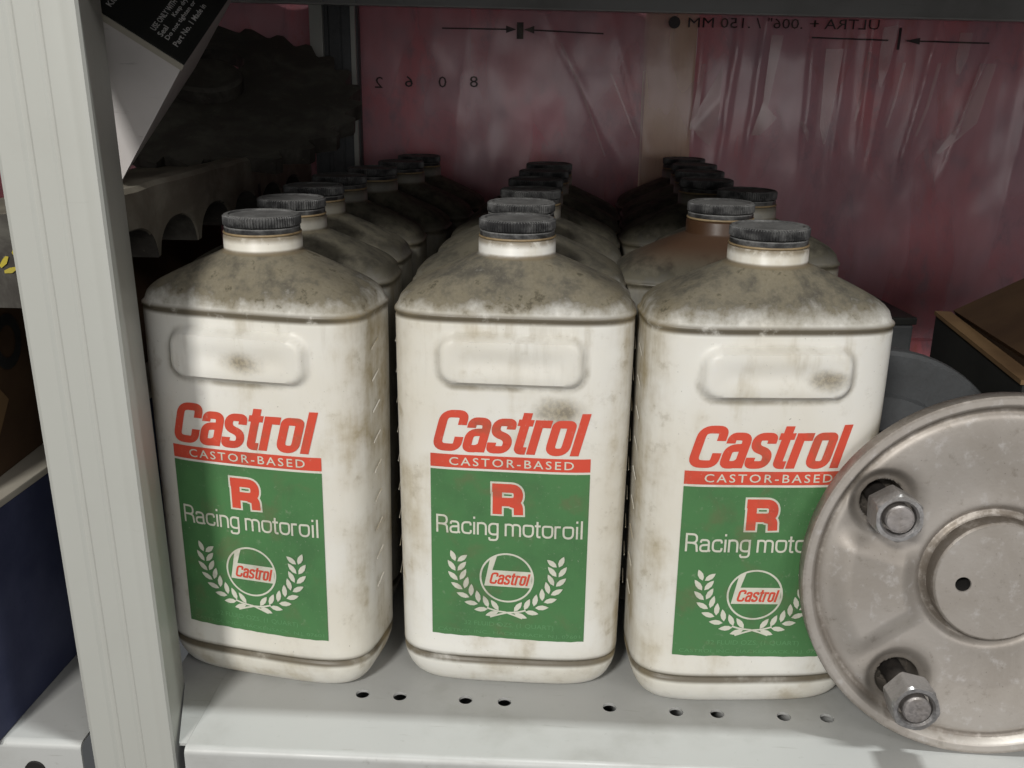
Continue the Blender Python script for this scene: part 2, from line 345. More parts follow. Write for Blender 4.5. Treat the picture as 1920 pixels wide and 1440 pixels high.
# ------------------------------------------------------------------ setting: shelves, posts, wall
LIP = -50.0
def shelf_board(name, x0, x1, holes, lip_holes, label):
    t = thing(name, label, 'shelf', ((x0+x1)/2, LIP, 0)); cx = (x0+x1)/2; oy = LIP
    g = plate(x0-cx, x1-cx, 3.0, 60, -1.2, 0, [(h[0]-cx, h[1]-oy, h[2]) for h in holes])
    g2 = plate(x0-cx, x1-cx, 60, 458, -1.2, 0, [])
    g.add(g2.V, g2.F)
    g.mk('deck', M['shelf'], t, fixn=False)
    if holes: G().box((x0-cx+6, 22, -24), (x1-cx-6, 24, -1.4)).box((x0-cx+6, 58, -24), (x1-cx-6, 60, -1.4)).box((x0-cx+6, 24, -24), (x1-cx-6, 58, -22.5)).mk('added_hole_backing', M['shelf'], t)  # added channel under the holes so they stay dark
    prof = [(3.0, 0)]
    for i in range(1, 7):
        a = pi/2*i/6; prof.append((3-3*sin(a), -3+3*cos(a)))
    prof += [(0, -38), (14, -38), (14, -36.8), (1.2, -36.8), (1.2, -3.2)]
    prof += [(3.0, -1.2)]
    G().prism(prof, x0-cx, x1-cx, 'x').mk('front_lip', M['shelf'], t, smooth=True, auto=rad(35))
    return t
HOLES = [(-71.6,-8.8),(-54.8,-9.5),(-25.5,-10.2),(-8.3,-10.6),(37.9,-11.6),(66.8,-12.8),(84.5,-13),(113.2,-13.2),(131.7,-13.2),(166,-14),(184,-14.2)]
rs = shelf_board('metal_shelf', -137, 620, [(x, y, 3.0) for x, y in HOLES], [], 'grey enamelled metal shelf with punched holes under the white bottles')
G().prism([(x-241.5, y+50) for x, y in ((-137.1, -46.5), (-140.2, -46.5), (-153.0, -5.5), (-160, -4.5), (-160, 408), (-137.1, 408))], -1.25, -.05).mk('deck_corner', M['shelf'], rs)
ls = shelf_board('metal_shelf', -640, -180, [], [], 'grey metal shelf left of the upright, carrying the navy box')
G().lathe([(0.01, 0), (4.2, 0), (4.2, 1.0), (0.01, 1.0)], 24).mk('lip_hole', M['void'], ls)  # dark disc laid on the lip, painted as the hole's unlit inside
lh = [o for o in ls.children if o.name.startswith('lip_hole')][0]
lh.rotation_euler = (pi/2, 0, 0); lh.location = Vector((-200+410, -.1, -13))*S

# upper shelf: sheet, front lip above the frame, back lip in view
us = thing('metal_shelf', 'dark grey metal shelf above the bottles, its back lip along the top', 'shelf', (0, LIP, 330))
G().box((-640, 0, 10), (620, 482, 11.5)).mk('deck', M['shelf'], us)
G().box((-640, 0, -34), (620, 1.3, 9.8)).mk('front_lip', M['shelf'], us)
bl = G().box((-640, -1.3, -22), (620, 0, 9)).box((-640, -12, -22), (620, -1.4, -20.8)).mk('back_lip', M['shelf'], us, loc=(0, 451, 4.5))
bl.rotation_euler = (0, rad(.66), 0)

def post_profile(x0, x1, y0, y1, tp=0):
    w = x1-x0
    def fx(k): return x0+w*k
    o = [(x0, y1), (x0, y0+2)]
    o += [(x0+.6, y0+.6), (x0+2, y0)]
    o += [(fx(.28), y0), (fx(.32), y0+.9), (fx(.37), y0+.9), (fx(.40), y0+.1), (fx(.58), y0+.1), (fx(.605), y0+.6), (fx(.635), y0+.6), (fx(.66), y0), (fx(.80), y0), (fx(.82), y0+.12), (fx(.86), y0+.12), (fx(.88), y0)]
    o += [(x1-2, y0), (x1-.6, y0+.6), (x1, y0+2), (x1-tp, y1)]
    i = [(x1-tp-1.6, y1), (x1-1.6, y0+3), (x0+1.6, y0+3), (x0+1.6, y1)]
    return o+i
pt = tag(link('shelf_upright', None, None, (-157.0, -52, 0)), 'pale grey ribbed metal upright standing in front at left', 'upright')
pt.rotation_euler = (0, -rad(1.08), 0)
G().prism(post_profile(-17.8, 16.4, 0, 47, 13), -140, 400).mk('ribbed_channel', M['post'], pt, smooth=True, auto=rad(20))
rp = tag(link('shelf_upright', None, None, (-162, 402, -60)), 'dark rear upright beside the pink insulation, behind the gears', 'upright')
G().prism(post_profile(-20, 17, 0, 8), -60, 460).mk('ribbed_channel', M['dark'], rp, smooth=True, auto=rad(20))
G().box((12, -4, 60), (15.5, -.6, 440)).mk('edge_strip', M['post'], rp)
G().box((-19, -6, 330), (-9, -.6, 430)).mk('bracket', M['post'], rp, bevel=.6)

# wall behind: studs, pink wool, clear film with print
WY = 430.0
def batt(x0, x1, label):
    nx, nz = 60, 60; V = []; F = []
    for j in range(nz+1):
        for i in range(nx+1):
            x = x0+(x1-x0)*i/nx; z = -120+700*j/nz
            e = min(i, nx-i)/nx
            d = 7*mnoise.noise(Vector((x*.02, z*.011, 3)))+3*mnoise.noise(Vector((x*.07, z*.05, 9)))
            V.append((x, WY+14-min(1, e*12)*4+d, z))
    for j in range(nz):
        for i in range(nx): k = j*(nx+1)+i; F.append([k, k+1, k+nx+2, k+nx+1])
    return tag(link('insulation_batt', mesh('insulation_batt', V, F, M['wool'], True)), label, 'insulation')
batt(-700, 77, 'pink glass wool batt left of the pale timber stud')
batt(118, 760, 'pink glass wool batt right of the pale timber stud')
st = thing('wall_stud', 'pale timber wall stud seen through plastic film between pink wool', 'stud', (97.5, WY+5, -120))
G().box((-19.5, 0, 0), (19.5, 90, 700)).mk('timber', M['pine'], st, bevel=1)
CRE = []   # creases: (x at z=310, x at z=200, ztop, zbot, width, height)
CRE += [(120, 117, 330, 190, 3, 2.5), (148, 140, 330, 195, 2.5, 2.5), (168, 160, 330, 200, 3, 3), (205, 206, 330, 200, 3, 3), (232, 229, 330, 190, 2.5, 2.5), (250, 250, 330, 210, 3, 3.5), (268, 258, 330, 195, 2, 2), (300, 284, 330, 190, 3, 3), (345, 318, 330, 180, 4, 3.5), (380, 372, 330, 150, 4, 3),
        (-2, 60, 300, 180, 2.0, 1.0), (50, 82, 300, 190, 2, 1.0), (-60, -75, 310, 180, 6, .7)]
def film_h(x, z):
    h = 1.8*mnoise.noise(Vector((x*.016, z*.006, 1)))+.7*mnoise.noise(Vector((x*.06, z*.03, 5)))
    for xa, xb, zt, zb, wd, a in CRE:
        xc = xb+(xa-xb)*(z-200)/110+1.2*mnoise.noise(Vector((z*.03, xa, 0))); d = abs(x-xc)
        if d < wd*5: h += a*math.exp(-d/wd)*sst(z, zb-25, zb+25)
    return h
def film_y(x, z): return WY-3-film_h(x, z)
fs = thing('plastic_film', 'clear wrinkled plastic film with mirrored print over the pink insulation', 'plastic film', (0, WY, 0))
V = []; F = []; nx, nz = 420, 90
for j in range(nz+1):
    for i in range(nx+1):
        x = -420+980*i/nx; z = -60+500*j/nz if False else 60+330*j/nz
        V.append((x, film_y(x, z)-WY, z))
for j in range(nz):
    for i in range(nx): k = j*(nx+1)+i; F.append([k, k+1, k+nx+2, k+nx+1])
link('sheet', mesh('sheet', V, F, M['film'], True), fs)
# crease reflections put in as paler film strips, drawn at their own place on the wall
def crease_glint(pts):
    g = G(); n = 8; A, B = pts
    V = []
    for j in range(n+1):
        t = j/n
        for P in (A, B):
            L = len(P)-1; u = t*L; i = min(int(u), L-1); x = P[i][0]+(P[i+1][0]-P[i][0])*(u-i); z = P[i][1]+(P[i+1][1]-P[i][1])*(u-i)
            V.append((x, film_y(x, z)-WY-1.2, z))
    g.add(V, [[2*j, 2*j+1, 2*j+3, 2*j+2] for j in range(n)])
    g.mk('crease_glint', M['crease_glint'], fs, smooth=True, fixn=False)
def ux(px): return (px-1250)*.411+92.3        # reading off: picture column -> mm along the wall near z=300
def uz(py): return 308.8-(py-42)*.372
for P in ([[(1318,128),(1306,230),(1303,262)], [(1326,128),(1318,232),(1330,265)]], [[(1303,250),(1320,275),(1340,292)], [(1360,130),(1358,240),(1346,295)]],
          [[(1445,70),(1440,205),(1422,272)], [(1468,70),(1452,205),(1440,272)]], [[(1440,205),(1424,272)], [(1470,236),(1440,272)]],
          [[(1549,95),(1552,250),(1562,288)], [(1582,95),(1572,240),(1566,288)]], [[(1510,240),(1520,258),(1530,282)], [(1519,240),(1532,262),(1533,284)]],
          [[(1627,100),(1622,180),(1616,240)], [(1633,100),(1630,180),(1620,240)]], [[(1652,52),(1650,120),(1655,165)], [(1681,46),(1672,120),(1660,172)]],
          [[(1696,120),(1688,190),(1678,250)], [(1702,120),(1693,190),(1682,252)]], [[(1760,120),(1748,210),(1734,268)], [(1767,120),(1754,210),(1740,268)]],
          [[(1794,60),(1793,110),(1796,142)], [(1818,60),(1814,110),(1804,142)]], [[(1838,120),(1815,240),(1780,302)], [(1870,120),(1850,240),(1786,304)]],
          [[(1048,90),(1095,200),(1140,320)], [(1052,90),(1100,200),(1144,320)]], [[(1145,150),(1172,215),(1198,280)], [(1149,150),(1176,215),(1203,282)]]):
    crease_glint([[(ux(a), uz(b)) for a, b in Q] for Q in P])
def film_print(parts, name='printed_lettering', mat=None):
    g = G()
    for V2, F2 in parts: g.add([(x, film_y(x, z)-WY-2.2, z) for x, z in V2], F2)
    g.mk(name, mat or M['black'], fs, fixn=False)
def bar(x0, z0, x1, z1, wd):
    d = Vector((x1-x0, z1-z0)); n = Vector((-d.y, d.x)).normalized()*wd/2; N = max(1, int(d.length/4)); V = []
    for i in range(N+1):
        p = Vector((x0, z0))+d*i/N; V += [tuple(p+n), tuple(p-n)]
    return V, [[2*i, 2*i+1, 2*i+3, 2*i+2] for i in range(N)]
film_print([text_geo('ULTRA + .006" / .150 MM', (ux(1288), ux(1642), 303.2, 310.8), mirror=True, offset=.0, res=2)])
dot = [(ux(1262)+4.6*cos(a*pi/8), 306.8+4.6*sin(a*pi/8)) for a in range(16)]
film_print([(dot, [list(range(16))])], 'printed_dot')
for P in ([bar(-83, 300.4, -30, 300.2, 1.1)], [bar(-16, 300, 43, 297.9, 1.1)], [bar(203, 297, 262, 295.8, 1.1)], [bar(276, 295.6, 338, 294.6, 1.1)]): film_print(P, 'printed_line')
for P in ([bar(-22, 305.5, -22, 293.2, 5.2)], [bar(270, 305, 270, 289, 2.2)]): film_print(P, 'printed_bar')
for P in ([(-33,303),(-33,297.5),(-25,300.2)], [(-11,303),(-19,300.1),(-11,297.4)], [(286,298),(275,295.6),(286,293)]): film_print([(P, [[0,1,2]])], 'arrow_head')
for c, x, dz in (('2', -134, -1), ('6', -110, 0), ('0', -83, 0), ('8', -58, .6)): film_print([text_geo(c, (x-3.2, x+3.2, 256.0+dz, 264.5+dz), mirror=True, res=2)], 'printed_digit')

# ------------------------------------------------------------------ oil bottle
A, B, NE = 50.0, 27.5, 4.0
def r_se(phi, a, b): return ((abs(cos(phi))/a)**NE+(abs(sin(phi))/b)**NE)**(-1/NE)
def face_y(x): return -B*(1-min(.999, abs(x)/A)**NE)**(1/NE)
PHI = []
xs = [-43+86*i/66 for i in range(67)]
PHI += [math.atan2(face_y(x), x) for x in xs]
pa, pb = PHI[-1], -PHI[0]-0
p_end = PHI[-1]; p_start = PHI[0]
N2 = 16
PHI += [p_end+(0-p_end)*i/N2 for i in range(1, N2)]
tot = (pi*2+p_start)-0
PHI += [tot*i/52 for i in range(52)]
def pad_h(x, z):
    qx = abs(x)-29.4+7; qz = abs(z-154.2)-10+7
    d = math.hypot(max(qx, 0), max(qz, 0))+min(max(qx, qz), 0)-7
    return 3.9*sst(d, 1.0, -1.9) - .8*sst(d, -4, -10)*sst(abs(x), 30, 10)
def bottle_body():
    lv = [(0, 14), (.4, 10.5), (1.2, 8.0), (2.6, 5.8), (4.6, 4.0), (7.2, 2.5), (10.4, 1.2), (13.4, .4), (15.6, .1), (16.4, .5), (17.2, 1.2), (18.0, .5), (18.9, -.1), (22, 0)]
    lv += [(22+(134-22)*i/22, 0) for i in range(1, 23)] + [(134+1.3*i, 0) for i in range(1, 28)]
    lv += [(170.1, .25), (170.6, .1), (171.2, -.35), (171.9, -.4), (172.4, 0), (172.9, .7)]
    V = []; n = len(PHI)
    for z, ins in lv:
        for p in PHI:
            tk = 1-.022*(1-min(1, z/150)); r = r_se(p, A*.99*tk-ins, B-ins); x = r*cos(p); y = r*sin(p)
            # hollow faces bow slightly on big flat panels
            if 22 < z < 170 and y < -15: y -= pad_h(x, z) if abs(x) < 36 else 0
            V.append((x, y, z))
    nl = len(lv)
    sh = [(s/16, ) for s in range(1, 17)]
    for (s,) in sh:
        z = 172.9+20.4*(.20*(1-math.exp(-s/.07))+.80*s)
        wv = s**1.10
        for p in PHI:
            r = r_se(p, A-.8, B-.8)*(1-wv)+16.1*wv; V.append((r*cos(p), r*sin(p), z))
    nl += 16
    for r, z in ((15.9, 193.6), (15.9, 199.2), (15.4, 199.9), (14.6, 200.1), (14.6, 202)):
        for p in PHI: V.append((r*cos(p), r*sin(p), z))
        nl += 1
    F = [[j*n+i, j*n+(i+1) % n, (j+1)*n+(i+1) % n, (j+1)*n+i] for j in range(nl-1) for i in range(n)]
    F += [list(range(n))[::-1], [(nl-1)*n+i for i in range(n)]]
    me = mesh('body', V, F, M['bottle'], True); me.set_sharp_from_angle(angle=rad(50)); return me
BODY = bottle_body()
RIB = 84
def rf(r, z, i): return (.38 if (i % 4) < 2 else -.25) if 4.2 < z < 8.2 and r > 14.9 else 0
def cap_mesh():
    g = G().lathe([(14.4, 3.9), (15.3, 4.3), (15.4, 4.7), (15.4, 7.8), (14.95, 8.4), (14.3, 8.6), (13.4, 8.5), (13.0, 7.9), (.01, 7.8)], RIB*4, rf)
    me = mesh('cap', g.V, g.F, M['cap'], True); fix(me); me.set_sharp_from_angle(angle=rad(40)); return me
CAP = cap_mesh()
def simple(name, prof, mat, n=64):
    g = G().lathe(prof, n); me = mesh(name, g.V, g.F, mat, True); fix(me); me.set_sharp_from_angle(angle=rad(40)); return me
BAND = simple('cap_band', [(14.0, 1.2), (15.2, 1.2), (15.35, 1.6), (15.35, 3.3), (14.9, 3.7), (14.0, 3.7)], M['cap'])
SEAL = simple('seal_ring', [(14.2, .1), (15.7, .15), (15.9, .5), (15.7, 1.0), (14.2, 1.05)], M['seal'])
def vol_marks():
    g = G()
    for sx in (-1, 1):
        for k in range(9):
            z = 48+k*13.5
            pts = []
            for y, dz in ((-9, 0), (-2, 3.0)):
                x = sx*(A*(1-(abs(y)/B)**NE)**(1/NE)); pts.append((x, y, z+dz))
            (xa, ya, za), (xb, yb, zb) = pts
            g.box((min(xa, xa+sx*.5), ya, za), (max(xa, xa+sx*.5), ya+.1, za+.1)) if False else None
            g.add([(xa, ya, za), (xb, yb, zb), (xb+sx*.22, yb, zb+.4), (xa+sx*.22, ya, za+.4), (xa, ya, za+1.0), (xb, yb, zb+1.0)], [[0, 1, 2, 3], [3, 2, 5, 4], [0, 3, 4], [1, 5, 2]])
    return fix(mesh('volume_scale', g.V, g.F, M['bottle']))
VOLM = vol_marks()

def wrap(parts, name, mat, off):
    g = G()
    for V2, F2 in parts: g.add([(x, face_y(x)-off, z) for x, z in V2], F2)
    me = mesh(name, g.V, g.F, mat, False); return me
def rect(x0, x1, z0, z1, n=22, wob=0.0):
    V = []
    for i in range(n+1):
        x = x0+(x1-x0)*i/n; k = wob*mnoise.noise(Vector((x*.4, 3.3, 0))); V += [(x, z0+k), (x, z1)]
    return V, [[2*i, 2*i+2, 2*i+3, 2*i+1] for i in range(n)]
def ring(cx, cz, r0, r1, n=64):
    V = []
    for i in range(n):
        a = 2*pi*i/n; V += [(cx+r0*cos(a), cz+r0*sin(a)), (cx+r1*cos(a), cz+r1*sin(a))]
    return V, [[2*i, 2*i+1, (2*i+3) % (2*n), (2*i+2) % (2*n)] for i in range(n)]
def stroke2(pts, wd):
    V = []
    for i, p in enumerate(pts):
        q = pts[min(i+1, len(pts)-1)]; o = pts[max(i-1, 0)]; d = Vector((q[0]-o[0], q[1]-o[1])).normalized(); n = Vector((-d.y, d.x))*wd/2
        V += [(p[0]+n.x, p[1]+n.y), (p[0]-n.x, p[1]-n.y)]
    return V, [[2*i, 2*i+1, 2*i+3, 2*i+2] for i in range(len(pts)-1)]
def leaf(x, z, a, L, wd):
    V = [(0, 0), (L*.25, wd*.42), (L*.55, wd*.5), (L*.8, wd*.3), (L, 0), (L*.8, -wd*.3), (L*.55, -wd*.5), (L*.25, -wd*.42)]
    return [(x+u*cos(a)-v*sin(a), z+u*sin(a)+v*cos(a)) for u, v in V], [list(range(8))]
def laurel():
    P = []; cx, cz, R = -.6, 62.5, 21.0
    for sx in (1, -1):
        arc = []
        for i in range(15):
            a = rad(-84-100*i/14)            # from the bottom, up the left side
            arc.append((cx+sx*(R*1.04*cos(a)-.0), cz+R*sin(a)))
        tail = [(cx-sx*-7.0, cz-R-2.6), (cx-sx*-3.6, cz-R-1.3)]
        P.append(stroke2(tail+arc[1:5], .75))
        for k in range(8):
            a = rad(-99-12.4*k); x = cx+R*1.04*cos(a); z = cz+R*sin(a); dirr = a-pi/2
            for s in (1, -1):
                th = dirr+(rad(46) if s < 0 else -rad(30)); th = dirr-s*rad(46 if s > 0 else 28); ox = .45*cos(dirr-s*pi/2); oz = .45*sin(dirr-s*pi/2)
                V, F = leaf(x+ox, z+oz, th, 5.9 if k < 7 else 5.4, 2.3); P.append(([(cx+sx*(u-cx), v) for u, v in V], F))
    return P
def rpath(P, r, n=6):
    """polyline with rounded corners"""
    o = [P[0]]
    for a, b, c in zip(P, P[1:], P[2:]):
        A_, B_, C_ = Vector(a), Vector(b), Vector(c); q = min(r, (A_-B_).length*.5, (C_-B_).length*.5)
        u = B_+(A_-B_).normalized()*q; v = B_+(C_-B_).normalized()*q
        for i in range(n+1): t = i/n; w_ = u*(1-t)**2+B_*2*t*(1-t)+v*t*t; o.append((w_.x, w_.y))
    o.append(P[-1]); return o
LET = {'C': (11.4, [([(9.4,11.6),(9.4,16.4),(1.75,16.4),(1.75,1.6),(9.4,1.6),(9.4,6.4)], 3.4)]),
 'a': (9.2, [([(1.7,10.6),(1.7,13.6),(7.3,13.6),(7.3,0)], 2.6), ([(7.3,8.9),(1.75,8.6),(1.75,1.5),(5.6,1.5),(7.3,3.2)], 2.6)]),
 's': (9.0, [([(7.3,10.6),(7.3,13.6),(1.7,13.6),(1.7,8.9),(7.4,6.6),(7.4,1.5),(1.6,1.5),(1.6,4.6)], 2.8)]),
 't': (6.4, [([(3.0,18.0),(3.0,1.5),(6.0,1.5)], 2.0), ([(0.3,13.7),(6.0,13.7)], 0)]),
 'r': (6.6, [([(1.75,15.1),(1.75,0)], 0), ([(1.75,10.6),(1.75,13.5),(6.4,13.5)], 2.2)]),
 'o': (9.6, [([(4.6,13.6),(1.75,13.6),(1.75,1.5),(7.5,1.5),(7.5,13.6),(4.6,13.6)], 2.9)]),
 'l': (4.2, [([(1.9,18.2),(1.9,0)], 0)])}
def brand(box, wd=3.3, shear=.235):
    P = []; x = 0
    for ch in 'Castrol':
        w_, ss = LET[ch]
        for pts, r in ss: P.append(stroke2([(px_+x, pz_) for px_, pz_ in (rpath(pts, r) if r else pts)], wd if ch != 't' or len(pts) > 2 else 2.8))
        x += w_
    P = [([(a+shear*b, b) for a, b in V], F) for V, F in P]
    al = [v for V, F in P for v in V]; ax = min(v[0] for v in al); bx = max(v[0] for v in al); az = min(v[1] for v in al); bz = max(v[1] for v in al)
    return [([(box[0]+(box[1]-box[0])*(a-ax)/(bx-ax), box[2]+(box[3]-box[2])*(b-az)/(bz-az)) for a, b in V], F) for V, F in P]
TXT = {'R': (6.2, [([(.5,0),(.5,8.3)],0), ([(.5,7.85),(5,7.85),(5,4.0),(.5,4.0)],2.0), ([(3.0,4.0),(4.9,3.6),(5.3,0)],1.0)]),
 'a': (5.5, [([(.6,4.2),(.8,5.4),(4.2,5.4),(4.2,.9),(4.9,.25)],1.5), ([(4.2,3.3),(.5,3.0),(.5,.4),(4.2,.4),(4.2,2.2)],1.4)]),
 'c': (5.0, [([(4.4,4.0),(4.2,5.4),(.5,5.4),(.5,.4),(4.3,.4),(4.5,1.9)],2.3)]),
 'i': (2.1, [([(1,0),(1,5.75)],0), ([(1,7.2),(1,8.2)],0)]),
 'n': (5.3, [([(.6,0),(.6,5.75)],0), ([(.6,3.2),(.6,5.4),(4.3,5.4),(4.3,0)],1.9)]),
 'g': (5.6, [([(4.4,2.9),(4.4,5.4),(.5,5.4),(.5,.5),(4.4,.5),(4.4,2.9)],2.2), ([(4.4,5.75),(4.4,-2.1),(.7,-2.1),(.55,-.9)],1.6)]),
 'm': (8.3, [([(.6,0),(.6,5.75)],0), ([(.6,3.2),(.6,5.4),(3.9,5.4),(3.9,0)],1.7), ([(3.9,3.2),(3.9,5.4),(7.2,5.4),(7.2,0)],1.7)]),
 'o': (5.6, [([(2.6,5.4),(.5,5.4),(.5,.4),(4.8,.4),(4.8,5.4),(2.6,5.4)],2.5)]),
 't': (3.2, [([(1.2,7.4),(1.2,.4),(2.7,.4)],1.0), ([(0,5.4),(2.7,5.4)],0)]),
 'r': (3.3, [([(.6,0),(.6,5.75)],0), ([(.6,3.2),(.6,5.4),(3,5.4)],1.9)]), 'l': (2.1, [([(1,0),(1,8.3)],0)]), ' ': (1.9, []), '_': (.5, [])}
def sans(txt, x0, x1, z0, sz, wd):
    P = []; x = 0
    for ch in txt:
        w_, ss = TXT[ch]
        for pts, r in ss: P.append(stroke2([(a+x, b) for a, b in (rpath(pts, r, 5) if r else pts)], wd))
        x += w_
    k = (x1-x0)/x
    return [([(x0+a*k, z0+b*sz) for a, b in V], F) for V, F in P]
def blockR(x0, z0, wd, ex=0.0):
    P = [stroke2([(x0+2.4, z0+13.8+ex), (x0+2.4, z0-ex)], wd), stroke2([(x0+.2-ex, z0+11.9)]+rpath([(x0+2.4, z0+11.9), (x0+11.2, z0+11.9), (x0+11.2, z0+5.7), (x0+2.4, z0+5.7)], 3.2), wd),
         stroke2(rpath([(x0+8.0, z0+5.4), (x0+11.2, z0+4.6), (x0+11.4, z0-ex)], 2.0), wd)]
    return P
def wrap_layers(parts, name, mat, off):
    g = G()
    for k, (V2, F2) in enumerate(parts): g.add([(x, face_y(x)-off-.012*k, z) for x, z in V2], F2)
    return mesh(name, g.V, g.F, mat, False)
L_GREEN = wrap([rect(-33.2, 33.2, 28.5, 106.6, 24, .35)], 'label', M['green'], .16)
lau = laurel(); hl = len(lau)//2
SUB = [('red_band', wrap([rect(-33.2, 33.2, 107.6, 113.4)], 'red_band', M['red'], .16)),
 ('red_lettering', wrap_layers(brand((-31.8, 32.8, 114.7, 133.0)), 'red_lettering', M['red'], .18)),
 ('white_lettering', wrap([text_geo('CASTOR-BASED', (-25.2, 26.4, 108.7, 112.3), offset=.006, spacing=1.28)], 'white_lettering', M['white'], .34)),
 ('white_lettering', wrap_layers(sans('Racing motor_oil', -31.0, 31.6, 77.7, 1.0, .92), 'white_lettering', M['white'], .30)),
 ('letter_outline', wrap_layers(blockR(-7.4, 87.6, 5.5, .8), 'letter_outline', M['white'], .26)),
 ('red_letter', wrap_layers(blockR(-7.4, 87.6, 3.9), 'red_letter', M['red'], .36)),
 ('emblem', wrap([ring(-.6, 58.0, 10.9, 11.7), ([(-7.9, 66.4), (-4.8, 68.4), (-6.8, 61.4), (10.2, 61.4), (10.0, 53.8), (-10.3, 53.8)], [[0, 1, 2, 5], [2, 3, 4, 5]])], 'emblem', M['white'], .32)),
 ('emblem_lettering', wrap_layers(brand((-8.0, 9.6, 54.8, 60.5), 3.0), 'emblem_lettering', M['red'], .40)),
 ('laurel_branch', wrap_layers(lau[:hl], 'laurel_branch', M['white'], .34)), ('laurel_branch', wrap_layers(lau[hl:], 'laurel_branch', M['white'], .56)),
 ('worn_lettering', wrap([text_geo('32 FLUID OZS. (1 QUART)', (-19, 20, 33.6, 36.4))], 'worn_lettering', M['faint'], .34)),
 ('worn_lettering', wrap([text_geo('CASTROL INC., HACKENSACK, N.J. 07601', (-30.5, 31.5, 29.8, 31.9))], 'worn_lettering', M['faint'], .34))]

GR = 'white oil bottles standing in three rows'
def warped(me, seed):
    c = me.copy()
    for v in c.vertices:
        x, y, z = v.co.x/S, v.co.y/S, v.co.z/S
        if y < -10 and 16 < z < 172:
            k = max(0, min(1, (z-28.5)/104.5)); a = mnoise.noise(Vector((x*.017, 0, seed*7.3))); b = mnoise.noise(Vector((x*.017, 4, seed*7.3+2)))
            v.co.y += S*1.9*sst(50-abs(x), 0, 14)*sst(z, 16, 27)*sst(z, 172, 140)*(a+(b-a)*k)
    c.update(); return c
def bottle(x, y, rz, label, front=False, dust_shade=.3, tint=0, stain=(0, 0, 0), zs=1.0, capturn=0):
    t = thing('oil_bottle', label, 'bottle', (x, y, 0.3), rz, GR)
    if front: t.rotation_euler = (rad(.12*sin(9*capturn)), rad(.22*sin(5*capturn)), rz)
    b = link('body', warped(BODY, capturn) if front else BODY, t); b['dust_shade'] = float(dust_shade); b['tint'] = float(tint); b['stain'] = [float(s) for s in stain]
    s = link('seal_ring', SEAL, t, (0, 0, 200.0))
    c = link('cap', CAP, t, (0, 0, 199.4), capturn); link('cap_band', BAND, c)
    if front:
        l = link('label', warped(L_GREEN, capturn), t)
        for nm, me in SUB: link(nm, warped(me, capturn), l)
        v = link('volume_scale', VOLM, t); v['kind'] = 'stuff'; v['dust_shade'] = 0.0; v['tint'] = 0.0; v['stain'] = [0.0, 0.0, 0.0]
    return t
bottle(-112.7, 19.5, -.1857, 'front bottle of the left row, partly in the upright\'s shadow, grimy shoulder', True, .22, 0, (2, 153, 9), capturn=.3)
bottle(-6.9, 21.9, -.0264, 'front bottle of the middle row, smudged above its red lettering', True, .30, 0, (22, 133, 11), capturn=1.2)
bottle(94.4, 15.2, .0714, 'front bottle of the right row, dark smear on its pad, beside the disc', True, .16, 0, (20, 153, 9), capturn=2.2)
ordn = ['second', 'third', 'fourth', 'fifth', 'sixth', 'last']
for i, (x, y) in enumerate([(-115, 77), (-118, 133), (-117, 190), (-108, 246), (-98, 301), (-93, 356)]):
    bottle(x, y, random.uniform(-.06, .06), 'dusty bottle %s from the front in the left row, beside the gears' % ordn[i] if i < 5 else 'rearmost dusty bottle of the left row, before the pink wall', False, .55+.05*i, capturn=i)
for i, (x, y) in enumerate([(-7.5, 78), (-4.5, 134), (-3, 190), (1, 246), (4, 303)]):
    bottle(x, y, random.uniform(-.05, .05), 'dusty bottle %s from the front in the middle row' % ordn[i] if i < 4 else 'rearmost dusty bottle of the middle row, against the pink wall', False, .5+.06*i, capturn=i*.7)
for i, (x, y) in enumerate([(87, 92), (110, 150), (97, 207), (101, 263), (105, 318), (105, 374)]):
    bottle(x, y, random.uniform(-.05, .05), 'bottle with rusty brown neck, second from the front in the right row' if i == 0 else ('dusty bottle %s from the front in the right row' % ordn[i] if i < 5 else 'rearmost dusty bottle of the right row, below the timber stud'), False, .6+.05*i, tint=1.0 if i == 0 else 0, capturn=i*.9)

# ------------------------------------------------------------------ cast disc with studs (right foreground)
RD = 75.5
dk = tag(link('cast_disc', None, None, (186, -31, 0.2)), 'round cast aluminium hub plate with hex nuts leaning in front of the right bottle', 'hub plate')
dk.rotation_euler = (rad(-5), 0, rad(-2))
STUDS = [(54.8, 146.8), (56.3, 234.8), (56, 325), (56, 55)]
STP = [(r*cos(rad(a)), r*sin(rad(a))) for r, a in STUDS]
def angd(a, b): return (a-b+180) % 360-180
def disc_h(x, z):
    r = math.hypot(x, z); a = math.degrees(math.atan2(z, x)) % 360
    h = 0.0
    h += 2.6*sst(r, 69.5, 72.0)-1.2*math.exp(-((r-68.6)/1.6)**2)
    h += -4.0*sst(r, 66, 34)*0.6
    # raised lobes between the studs
    for c, hw in ((189, 25), (9, 25)):
        da = abs(angd(a, c))*pi/180*max(r, 1)
        edge = rad(hw)*max(r, 1)
        h += 4.2*sst(da, edge+4, edge-7)*sst(r, 28.5, 37)*sst(r, 67.5, 56)
    h -= 3.0*math.exp(-((r-27.6)/1.7)**2)
    for sx, sz in STP:
        d = math.hypot(x-sx, z-sz)
        h = h*sst(d, 10.2, 14.5)+(-3.0)*(1-sst(d, 10.2, 14.5))
        h -= 11*sst(d, 8.7, 7.7)
    return h
V = []; F = []; NR, NA = 210, 640
RR = [27.4+(RD-1.0-27.4)*i/(NR-1) for i in range(NR)]
RR = [25.0, 25.5, 26.1, 26.8]+RR
for r in RR:
    for i in range(NA):
        a = 2*pi*i/NA; x = r*cos(a); z = r*sin(a); V.append((x, -disc_h(x, z) + (0 if r > 26.5 else (1.0)), z+RD))
L = len(RR)
